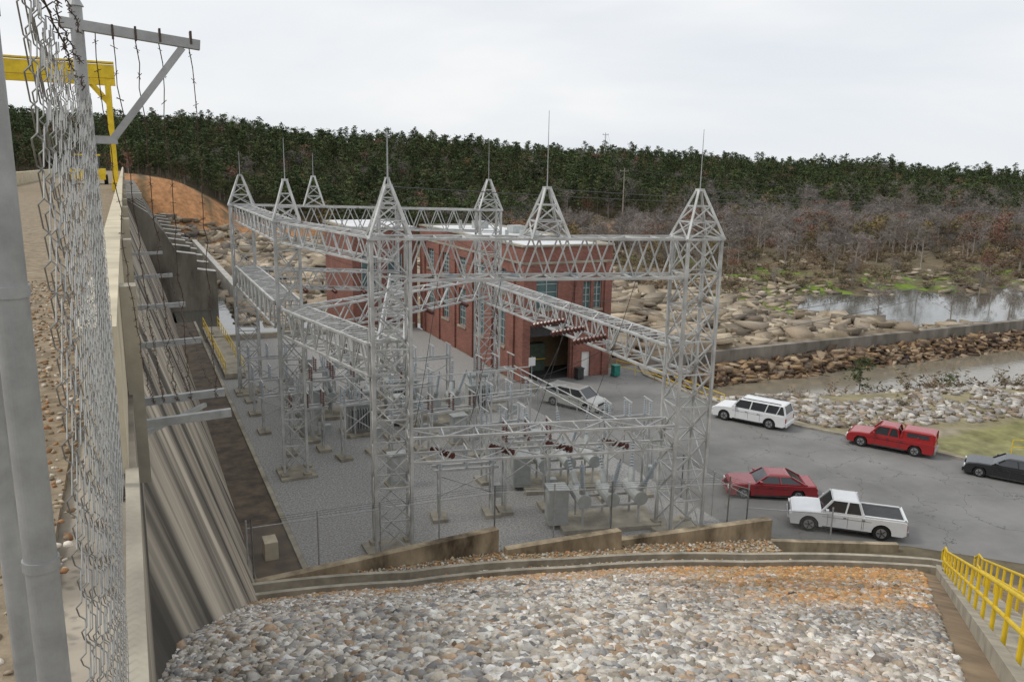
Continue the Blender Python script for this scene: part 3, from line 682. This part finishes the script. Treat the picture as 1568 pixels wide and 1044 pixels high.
# ------------------------------------------------------------------ gantry crane on the crest
e=empty('gantry_crane');b=MB()
for yy in (66,72):
    for xx in (-.6,-9.9):
        b.beam((xx,yy,16),(xx,yy,24.0),.36,M_yel);b.box((xx-.25,yy-.9,16),(xx+.2,yy+.9,16.6),M_yel)
    b.beam((-11.5,yy,24.3),(-.1,yy,24.3),.5,M_yel,h=.9)
    b.beam((-11.5,yy,24.9),(-.1,yy,24.9),.7,M_yel,h=.12)
    b.beam((-.6,yy,22.3),(-1.9,yy,23.9),.2,M_yel)
for xx in (-.6,-9.9):
    b.beam((xx,66,23.2),(xx,72,23.2),.3,M_yel);b.beam((xx,66,17),(xx,72,22),.14,M_yel);b.beam((xx,72,17),(xx,66,22),.14,M_yel)
b.pipe((-2.4,66,23.9),(-2.4,66,22.7),.06,M_dark,5);b.box((-2.65,65.8,22.2),(-2.15,66.2,22.7),M_dark)
b.obj('frame',parent=e)
b=MB();b.box((-4.5,86,16.4),(-1.6,90,17.4),M_yel);b.box((-4.2,86.5,17.4),(-2.0,88,18.6),M_glass);b.box((-4.25,86.45,18.6),(-1.95,88.05,18.75),M_yel)
for xx in (-4.5,-1.6):
    for yy in (86.8,89.2): b.pipe((xx-.15,yy,16.4),(xx+.15,yy,16.4),.9,M_tyre,14)
b.obj('yellow_loader')
# ------------------------------------------------------------------ vehicles
from mathutils.geometry import tessellate_polygon
def vehicle(name,kind,col,cx,cy,dx,dy,L):
    e=empty(name,(cx,cy,.015),math.atan2(dy,dx))
    P=mat(name+'_paint',col,.25,.05,spec=.6)
    P.node_tree.nodes['Principled BSDF'].inputs['Coat Weight'].default_value=.4
    cfg={'sedan':dict(bz=.92,hz=.88,rz=1.42,tz=.94,cab=(.30,.44,.70,.88),W=1.82,r=.32,g=.2),
     'suv':dict(bz=1.15,hz=1.08,rz=1.86,tz=1.15,cab=(.27,.37,.95,.995),W=1.98,r=.39,g=.3),
     'minivan':dict(bz=1.02,hz=.92,rz=1.68,tz=1.02,cab=(.17,.33,.93,.99),W=1.9,r=.33,g=.22),
     'pickup':dict(bz=1.16,hz=1.12,rz=1.86,tz=1.16,cab=(.27,.37,.585,.63),W=1.98,r=.4,g=.34),
     'capped_pickup':dict(bz=1.05,hz=1.0,rz=1.7,tz=1.05,cab=(.27,.37,.57,.61),W=1.86,r=.37,g=.3)}[kind]
    W=cfg['W'];r=cfg['r'];g=cfg['g'];X=lambda t:L/2-t*L
    wf,wr=X(.175),X(.79)
    def arch(c): return [(c+(r+.07)*math.cos(a),max(g,r+(r+.07)*math.sin(a))) for a in np.linspace(math.pi,0,13)]
    rnd=.1 if kind=='sedan' else .05
    pf=[(X(0),g+.3),(X(.004),cfg['hz']-.26),(X(.018),cfg['hz']-.13),(X(.045),cfg['hz']-.05),(X(.15),(cfg['hz']*.55+cfg['bz']*.45)),(X(cfg['cab'][0]),cfg['bz']),(X(cfg['cab'][3]),cfg['bz']),(X(.975),cfg['tz']),(X(.993),cfg['tz']-rnd*.5),(X(1),cfg['tz']-.2),(X(1),g+.1),(X(.97),g),(wr-r-.08,g)]+arch(wr)+[(wf-r-.08,g)]+arch(wf)+[(wf+r+.08,g),(X(.01),g)]
    b=MB();n=len(pf)
    def ring(s,w,k):
        return [(x*(1-.012*k if abs(x)>L*.45 else 1),s*w,z-(.05*k if z>cfg['bz']-.25 else 0)) for x,z in pf]
    rings=[ring(-1,W/2,1),ring(-1,W/2-.09,0),ring(1,W/2-.09,0),ring(1,W/2,1)]
    vv=sum(rings,[]);fs=[]
    tri=tessellate_polygon([[Vector((x,z,0)) for x,z in pf]])
    fs+=[tuple(t) for t in tri]+[tuple(3*n+i for i in t) for t in tri]
    for k in range(3): fs+=[(k*n+i,k*n+(i+1)%n,(k+1)*n+(i+1)%n,(k+1)*n+i) for i in range(n)]
    b.add(vv,fs,P);b.obj('body',parent=e,recalc=True)
    b=MB();c0,c1,c2,c3=[X(t) for t in cfg['cab']];bz,rz=cfg['bz'],cfg['rz'];wb,wt=W/2-.07,W/2-.24
    def cabin(b,c0,c1,c2,c3,bz,rz,wb,wt,gm,pill):
        lo=[(c0,-wb,bz-.04),(c3,-wb,bz-.04),(c3,wb,bz-.04),(c0,wb,bz-.04)];hi=[(c1,-wt,rz-.06),(c2,-wt,rz-.06),(c2,wt,rz-.06),(c1,wt,rz-.06)]
        b.add(lo+hi,[(0,1,5,4),(1,2,6,5),(2,3,7,6),(3,0,4,7)],gm)
        k=.04;ro=[(c1+k,-wt-k,rz-.09),(c2-k,-wt-k,rz-.09),(c2-k,wt+k,rz-.09),(c1+k,wt+k,rz-.09)];rm_=[(c1-.06,-wt+.03,rz-.03),(c2+.06,-wt+.03,rz-.03),(c2+.06,wt-.03,rz-.03),(c1-.06,wt-.03,rz-.03)];rt=[(c1-.22,-wt+.16,rz),(c2+.2,-wt+.16,rz),(c2+.2,wt-.16,rz),(c1-.22,wt-.16,rz)]
        b.add(ro+rm_+rt,[(8,9,10,11)]+[(i,(i+1)%4,4+(i+1)%4,4+i) for i in range(4)]+[(4+i,4+(i+1)%4,8+(i+1)%4,8+i) for i in range(4)],P)
        for i in range(4): b.beam(lo[i],ro[i],.09,P)
        for s in (-1,1):
            for t in pill:
                a=Vector((c0+(c3-c0)*t,s*wb,bz));d=Vector((c1+(c2-c1)*((t-.12)/.76),s*(wt+.02),rz-.08));b.beam(a,d,.08,P,h=.05)
            b.beam((c0,s*(wb+.01),bz),(c3,s*(wb+.01),bz),.07,P)
        b.beam((c3,-wb,bz+.02),(c3,wb,bz+.02),.08,P)
    cabin(b,c0,c1,c2,c3,bz,rz,wb,wt,M_glass,{'sedan':(.5,),'suv':(.34,.62,.83),'minivan':(.34,.64),'pickup':(.58,),'capped_pickup':(.62,)}[kind])
    if kind=='capped_pickup':
        c=[X(t) for t in (.625,.64,.985,.995)];cabin(b,c[0],c[1],c[2],c[3],bz,rz-.02,wb,wt+.06,P,(.5,))
        for s in (-1,1): b.add([(c[1]-.25,s*(wb-.01),bz+.2),(c[2]+.3,s*(wb-.01),bz+.2),(c[2]+.3,s*(wt+.125),bz+.46),(c[1]-.25,s*(wt+.125),bz+.46)],[(0,1,2,3)],M_glass)
    if kind=='pickup':
        b.box((X(.97),-W/2+.16,bz-.0),(X(.645),W/2-.16,bz+.012),M_dark)
        for s in (-1,1): b.box((X(.985),s*(W/2-.09)-.06,bz-.02),(X(.64),s*(W/2-.09)+.06,bz+.05),P)
        b.box((X(.995),-W/2+.03,bz-.02),(X(.975),W/2-.03,bz+.05),P)
    if kind=='suv':
        for s in (-1,1): b.beam((c1-.2,s*(wt-.05),rz+.05),(c2+.2,s*(wt-.05),rz+.05),.045,M_dark)
    b.obj('cabin',parent=e)
    b=MB()
    for s in (-1,1):
        for wx in (wf,wr):
            b.pipe((wx,s*(W/2-.24),r),(wx,s*(W/2-.02),r),2*r,M_tyre,24);b.pipe((wx,s*(W/2-.02),r),(wx,s*(W/2+.0),r),1.25*r,M_hub,16)
            b.pipe((wx,s*(W/2+.0),r),(wx,s*(W/2+.01),r),.35*r,M_dark,8)
            for q in range(5):
                a=q*1.2566;b.beam((wx+math.cos(a)*.2*r,s*(W/2+.002),r+math.sin(a)*.2*r),(wx+math.cos(a)*.55*r,s*(W/2+.002),r+math.sin(a)*.55*r),.05,M_dark)
        b.box((X(.03),s*(W/2-.2)-.17,cfg['hz']-.34),(X(0)+.012,s*(W/2-.2)+.17,cfg['hz']-.2),M_white)
        b.box((X(1)-.012,s*(W/2-.12)-.1,cfg['tz']-.5),(X(.985),s*(W/2-.12)+.09,cfg['tz']-.18),M_tail)
        b.box((c0-.35,s*(W/2+.1)-.1,bz+.02),(c0-.2,s*(W/2+.1)+.1,bz+.2),P)
        zl=bz-.24
        b.box((X(.7),s*(W/2+.004)-.004,zl),(X(.28),s*(W/2+.004)+.004,zl+.015),M_dark)
        for t in {'sedan':(.32,.5,.68),'suv':(.33,.5,.66),'minivan':(.3,.47,.7),'pickup':(.33,.5,.62,.635),'capped_pickup':(.33,.48,.6,.62)}[kind]:
            b.box((X(t)-.008,s*(W/2+.003)-.003,g+.12),(X(t)+.008,s*(W/2+.003)+.003,bz-.1),M_dark)
        for t in (.47,.63):
            b.box((X(t)-.09,s*(W/2+.008)-.008,bz-.2),(X(t)+.05,s*(W/2+.008)+.008,bz-.16),M_dark)
        b.box((X(.68),s*(W/2+.006)-.006,g-.02),(X(.29),s*(W/2+.006)+.006,g+.07),M_dark)
    b.box((X(0),-W/2+.42,g+.32),(X(0)+.015,W/2-.42,cfg['hz']-.2),M_dark)
    bm_=M_hub if 'pickup' in kind else P
    b.box((X(0)-.02,-W/2+.08,g+.03),(X(0)+.09,W/2-.08,g+.27),bm_)
    b.box((X(1)-.09,-W/2+.08,g+.05),(X(1)+.02,W/2-.08,g+.27),bm_)
    b.box((X(.95),-W/2+.2,g-.08),(X(.05),W/2-.2,g+.1),M_dark)
    b.obj('wheels_and_trim',parent=e,bevel=.012)
vehicle('white_pickup_truck','pickup',(.72,.73,.74),32.6,27.3,-3.5,3.2,5.6)
vehicle('red_sedan','sedan',(.27,.02,.025),32.2,32.4,-4.4,2.6,4.9)
vehicle('red_pickup_truck','capped_pickup',(.33,.012,.015),45.6,35.2,-2.8,4.7,5.4)
vehicle('white_suv','suv',(.74,.75,.76),40.8,43.4,-2.6,4.8,5.5)
vehicle('black_sedan','sedan',(.015,.016,.018),47.8,28.4,-2.6,4.2,4.9)
vehicle('silver_minivan','minivan',(.42,.42,.40),30.5,51.9,2.2,-4.2,4.9)
b=MB();b.box((29,56.7,.02),(29.7,57.4,.5),M_conc);b.pipe((29.3,57,.5),(29.3,57,3),.08,M_steel2,6);b.box((29,56.95,2.2),(29.6,57.0,2.9),M_white);b.obj('notice_sign')
# ------------------------------------------------------------------ trees
M_bark=mat('bark',(.14,.11,.09),.95,.3,4)
M_barkg=mat('grey_bark',(.32,.29,.26),.95,.3,4)
M_pine=mat('pine_foliage',(.034,.054,.019),.9,.35,.5,col2=(.085,.115,.042),obrand=.35)
M_rus=mat('russet_foliage',(.14,.075,.045),.9,.35,.6,col2=(.23,.13,.075),obrand=.35)
M_oli=mat('yellow_olive_foliage',(.13,.11,.04),.9,.3,.6,col2=(.22,.175,.065),obrand=.35)
M_twig=mat('bare_twigs',(.15,.13,.115),.95,.3,1,col2=(.29,.26,.235),obrand=.35)
M_bush=mat('dry_brush',(.12,.095,.06),.95,.3,1,col2=(.23,.18,.11),obrand=.4)
def tree_mesh(name,kind,seed,H=14):
    R=random.Random(seed);b=MB()
    lean=Vector((R.gauss(0,.02),R.gauss(0,.02),0))
    bark=M_bark if kind in('pine','bush') else M_barkg
    top=Vector((lean.x*H,lean.y*H,H*.97))
    mid=top*.5+Vector((R.gauss(0,.15),R.gauss(0,.15),0))
    if kind!='bush':
        b.beam((0,0,-1),mid,.32,bark,n=6,w2=.2);b.beam(mid,top,.2,bark,n=5,w2=.05)
    def at(z): return mid*(z/mid.z) if z<mid.z else mid.lerp(top,(z-mid.z)/(top.z-mid.z))
    leaf={'pine':M_pine,'russet':M_rus,'olive':M_oli,'bare':M_twig,'bush':M_bush}[kind]
    def card(c,s,asp=.6):
        u=Vector((R.gauss(0,1),R.gauss(0,1),R.gauss(0,.6))).normalized();v=u.cross(Vector((R.gauss(0,1),R.gauss(0,1),R.gauss(0,1)))).normalized()
        b.add([c-u*s,c-v*s*asp+u*s*R.uniform(-.3,.3),c+u*s,c+v*s*asp+u*s*R.uniform(-.3,.3)],[(0,1,2,3)],leaf)
    if kind=='pine':
        base=R.uniform(.2,.45);nb=26
        for k in range(nb):
            t=base+(1-base)*(k/nb)**.9;z=H*t;q=(1-t)/(1-base)
            ln=(.75+2.5*q**.6*min(1,(t-base)*5+.45))*R.uniform(.5,1.25);a=R.uniform(0,6.28)
            o=at(min(z,H*.95));en=o+Vector((math.cos(a)*ln,math.sin(a)*ln,R.uniform(-.1,.7)))
            b.beam(o,en,.07,bark,n=3,w2=.02)
            for j in range(11):
                c=o.lerp(en,R.uniform(.25,1.08))+Vector((R.gauss(0,.36),R.gauss(0,.36),R.gauss(.1,.28)));card(c,R.uniform(.24,.5),.55)
        for j in range(12): card(top+Vector((R.gauss(0,.32),R.gauss(0,.32),R.uniform(-1.1,.1))),.34,.5)
    elif kind in('russet','olive','bare'):
        for k in range(20):
            z=H*R.uniform(.25,.9);a=R.uniform(0,6.28);o=at(z);ln=H*R.uniform(.14,.3)*(1.15-z/H*.6)
            en=o+Vector((math.cos(a)*ln,math.sin(a)*ln,ln*R.uniform(.6,1.3)))
            b.beam(o,en,.1,bark,n=3,w2=.03)
            for j in range(5):
                f=o.lerp(en,R.uniform(.3,1));e2=f+Vector((R.gauss(0,.8),R.gauss(0,.8),R.uniform(.4,1.5)));b.beam(f,e2,.05,leaf if kind=='bare' else bark,n=3,w2=.015)
                if kind=='bare':
                    for i in range(4): card(f.lerp(e2,R.uniform(.4,1.1))+Vector((R.gauss(0,.25),R.gauss(0,.25),R.gauss(0,.2))),R.uniform(.35,.7),.08)
                else:
                    for i in range(4): card(f.lerp(e2,R.uniform(.3,1.1))+Vector((R.gauss(0,.35),R.gauss(0,.35),R.gauss(0,.3))),R.uniform(.2,.4),.6)
    else:
        for k in range(24):
            a=R.uniform(0,6.28);l=R.uniform(.6,1.7);en=Vector((math.cos(a)*l*.8,math.sin(a)*l*.8,l*R.uniform(.6,1.3)));b.beam((0,0,-.1),en,.035,leaf,n=3,w2=.01)
            for j in range(8): card(en*R.uniform(.35,1.05)+Vector((R.gauss(0,.18),R.gauss(0,.18),R.gauss(0,.15))),R.uniform(.1,.24),.3)
    me_o=b.obj(name);me=me_o.data;bpy.data.objects.remove(me_o);return me
TM={k:[tree_mesh(k+'_tree_mesh',k,s*7+len(k),H) for s,H in zip(range(n),hs)] for k,n,hs in (('pine',6,(14,16,12.5,15,13,11)),('russet',3,(11,12,9)),('olive',2,(9,11)),('bare',5,(12,10,13,11,9)),('bush',3,(2,2,2)))}
forest=empty('distant_forest')
def put(kind,x,y,z,s,parent,name=None):
    o=bpy.data.objects.new(name or kind+'_tree',random.choice(TM[kind]));o.location=(x,y,z);o.rotation_euler=(0,0,random.uniform(0,6.28));w_=s*random.uniform(1.0,1.5);o.scale=(w_,w_,s)
    if parent: o.parent=parent
    S.collection.objects.link(o);return o
n=17500;ph=np.radians(rng.uniform(-12,70,n));d=310*rng.random(n)**1.2
sx,cy=np.sin(ph),np.cos(ph);den=.252*sx+.968*cy;t=(d+.252*15+.968*219)/den
x=t*sx;y=t*cy;z=terr(x,y);og=((x-142)/28)**2+((y-222)/19)**2
orange=(x<50)&(d<42);keep=(og>1)&(~orange)&(x<900)&(rng.random(n)<np.interp(t,[200,420,900],[.62,1,1])*.58)
f1=fbm(x/35,y/35,3);f4=fbm(x/22+40,y/22,3)
for i in np.nonzero(keep)[0]:
    lowz=max(0,1-d[i]/np.interp(x[i],[0,120,220],[35,60,120]));u=random.random()
    dec=.0 if f4[i]<.56 else .18
    if x[i]<110: w=(.92-.22*lowz-dec,.035+dec*.3,.035+.05*lowz)
    else: w=(.95-1.15*lowz-dec,.025+.03*(f1[i]>.58)+dec*.15,.04+.03*lowz)
    k='pine' if u<w[0] else 'russet' if u<w[0]+w[1] else 'olive' if u<w[0]+w[1]+w[2] else 'bare'
    put(k,x[i],y[i],z[i]-.3,random.uniform(.5,.92)*(1 if k=='pine' else 1.0)*(.85+.3*f1[i]),forest)
brush=empty('riverside_brush')
n=5200;x=rng.uniform(75,330,n);y=rng.uniform(72,225,n);z=terr(x,y);D_=dhill(x,y);og=((x-142)/28)**2+((y-215)/24)**2
ok=(z>-2.9)&(D_<6)&(x/y>.42)&(x/y<2.2)&((D_>-95))&(og>.7)&(rng.random(n)<np.interp(D_,[-95,-50,0],[.25,.6,.95]))
for i in np.nonzero(ok)[0]:
    if random.random()<np.interp(D_[i],[-75,-15],[.05,.5]): put(random.choice(('bare','bare','bare','bare','bare','olive','russet')),x[i],y[i],z[i],random.uniform(.35,.85),brush)
    else: put('bush',x[i],y[i],z[i]-.1,random.uniform(.6,1.6),brush,'brush_clump')
for x,y,s in ((62,52,.36),(72,50,.2)): put('pine',x,y,tz(x,y),s,None,'pine_tree')
for x,y,s in ((60,53,1.0),(65,52.5,1.0),(70,51.5,1.5),(72,51,1.4),(75,50,1.4),(80,49,1.4),(84,47,1.3),(56,54,.7),(47,56,.6),(66,47,.7),(74,45,.8),(58,44,.5)): put('bush',x,y,tz(x,y),s,None,'riverbank_bush')
for x,y in ((100,82),(108,76),(128,80),(135,88),(142,95),(118,74),(90,74)): put('bare',x,y,-3,random.uniform(.35,.55),None,'bare_tree')
PT=[]
for x,y in ((150,228),(215,345),(300,180)):
    b=MB();z=tz(x,y);hp=19;b.pipe((x,y,z),(x,y,z+hp),.4,M_barkg,8,.26);b.beam((x-1.5,y+.4,z+hp-1),(x+1.5,y-.4,z+hp-1),.2,M_barkg)
    for q in (-1.2,0,1.2): b.pipe((x+q,y-q*.3,z+hp-.9),(x+q,y-q*.3,z+hp-.4),.14,M_insG,6)
    b.obj('utility_pole');PT.append((x,y,z+hp-.4))
b=MB()
for q in (-1.2,0,1.2):
    cable(b,(PT[0][0]+q,PT[0][1],PT[0][2]),(PT[1][0]+q,PT[1][1],PT[1][2]),3,.06,n=12);cable(b,(PT[0][0]+q,PT[0][1],PT[0][2]),(PT[2][0]+q,PT[2][1],PT[2][2]),4,.06,n=14)
    cable(b,(PT[0][0]+q,PT[0][1],PT[0][2]),(18+q*2,59.8,15),4,.05,n=20)
b.obj('transmission_line')
# ------------------------------------------------------------------ sky, sun, camera
w=bpy.data.worlds.new('World');S.world=w;w.use_nodes=True;nt=w.node_tree;bg=nt.nodes['Background'];bg.inputs['Strength'].default_value=.1
sky=nt.nodes.new('ShaderNodeTexSky');sky.sky_type='NISHITA';sky.sun_disc=False
EL,AZ=math.radians(48),math.radians(-70)
sky.sun_elevation=EL;sky.sun_rotation=AZ
tc=nt.nodes.new('ShaderNodeTexCoord');mp=nt.nodes.new('ShaderNodeMapping');mp.inputs['Scale'].default_value=(1.2,1.2,5);nz=nt.nodes.new('ShaderNodeTexNoise');nz.inputs['Scale'].default_value=1.6;nz.inputs['Detail'].default_value=6;nz.inputs['Distortion'].default_value=.4
nt.links.new(tc.outputs['Generated'],mp.inputs[0]);nt.links.new(mp.outputs[0],nz.inputs['Vector'])
cr=nt.nodes.new('ShaderNodeValToRGB');cr.color_ramp.elements[0].position=.35;cr.color_ramp.elements[0].color=(8.1,8.5,9.0,1);cr.color_ramp.elements[1].position=.62;cr.color_ramp.elements[1].color=(9.6,9.65,9.7,1)
nt.links.new(nz.outputs[0],cr.inputs[0]);mx=nt.nodes.new('ShaderNodeMix');mx.data_type='RGBA';mx.inputs[0].default_value=.94
nt.links.new(sky.outputs[0],mx.inputs[6]);nt.links.new(cr.outputs[0],mx.inputs[7]);nt.links.new(mx.outputs[2],bg.inputs['Color'])
sl=bpy.data.lights.new('sun','SUN');sl.energy=1.5;sl.angle=math.radians(12);sl.color=(1,.96,.89);so=bpy.data.objects.new('sun',sl);S.collection.objects.link(so)
dv=Vector((math.sin(AZ)*math.cos(EL),math.cos(AZ)*math.cos(EL),math.sin(EL)));so.rotation_euler=dv.to_track_quat('Z','Y').to_euler()
p=math.radians(12.1);th=math.radians(25.7);r=.0186
R0=Vector((math.cos(th),-math.sin(th),0));Fw=Vector((math.sin(th)*math.cos(p),math.cos(th)*math.cos(p),-math.sin(p)));U0=R0.cross(Fw)
cr_=(R0+U0*r).normalized();cu=(U0-R0*r).normalized()
cam=bpy.data.cameras.new('camera');co=bpy.data.objects.new('camera',cam);S.collection.objects.link(co);S.camera=co
mt=Matrix((cr_,cu,-Fw)).transposed().to_4x4();mt.translation=Vector((0,0,18));co.matrix_world=mt
cam.lens=28.0;cam.sensor_width=36;cam.clip_start=.05;cam.clip_end=8000
S.view_settings.view_transform='Standard';S.view_settings.look='None';S.view_settings.exposure=0
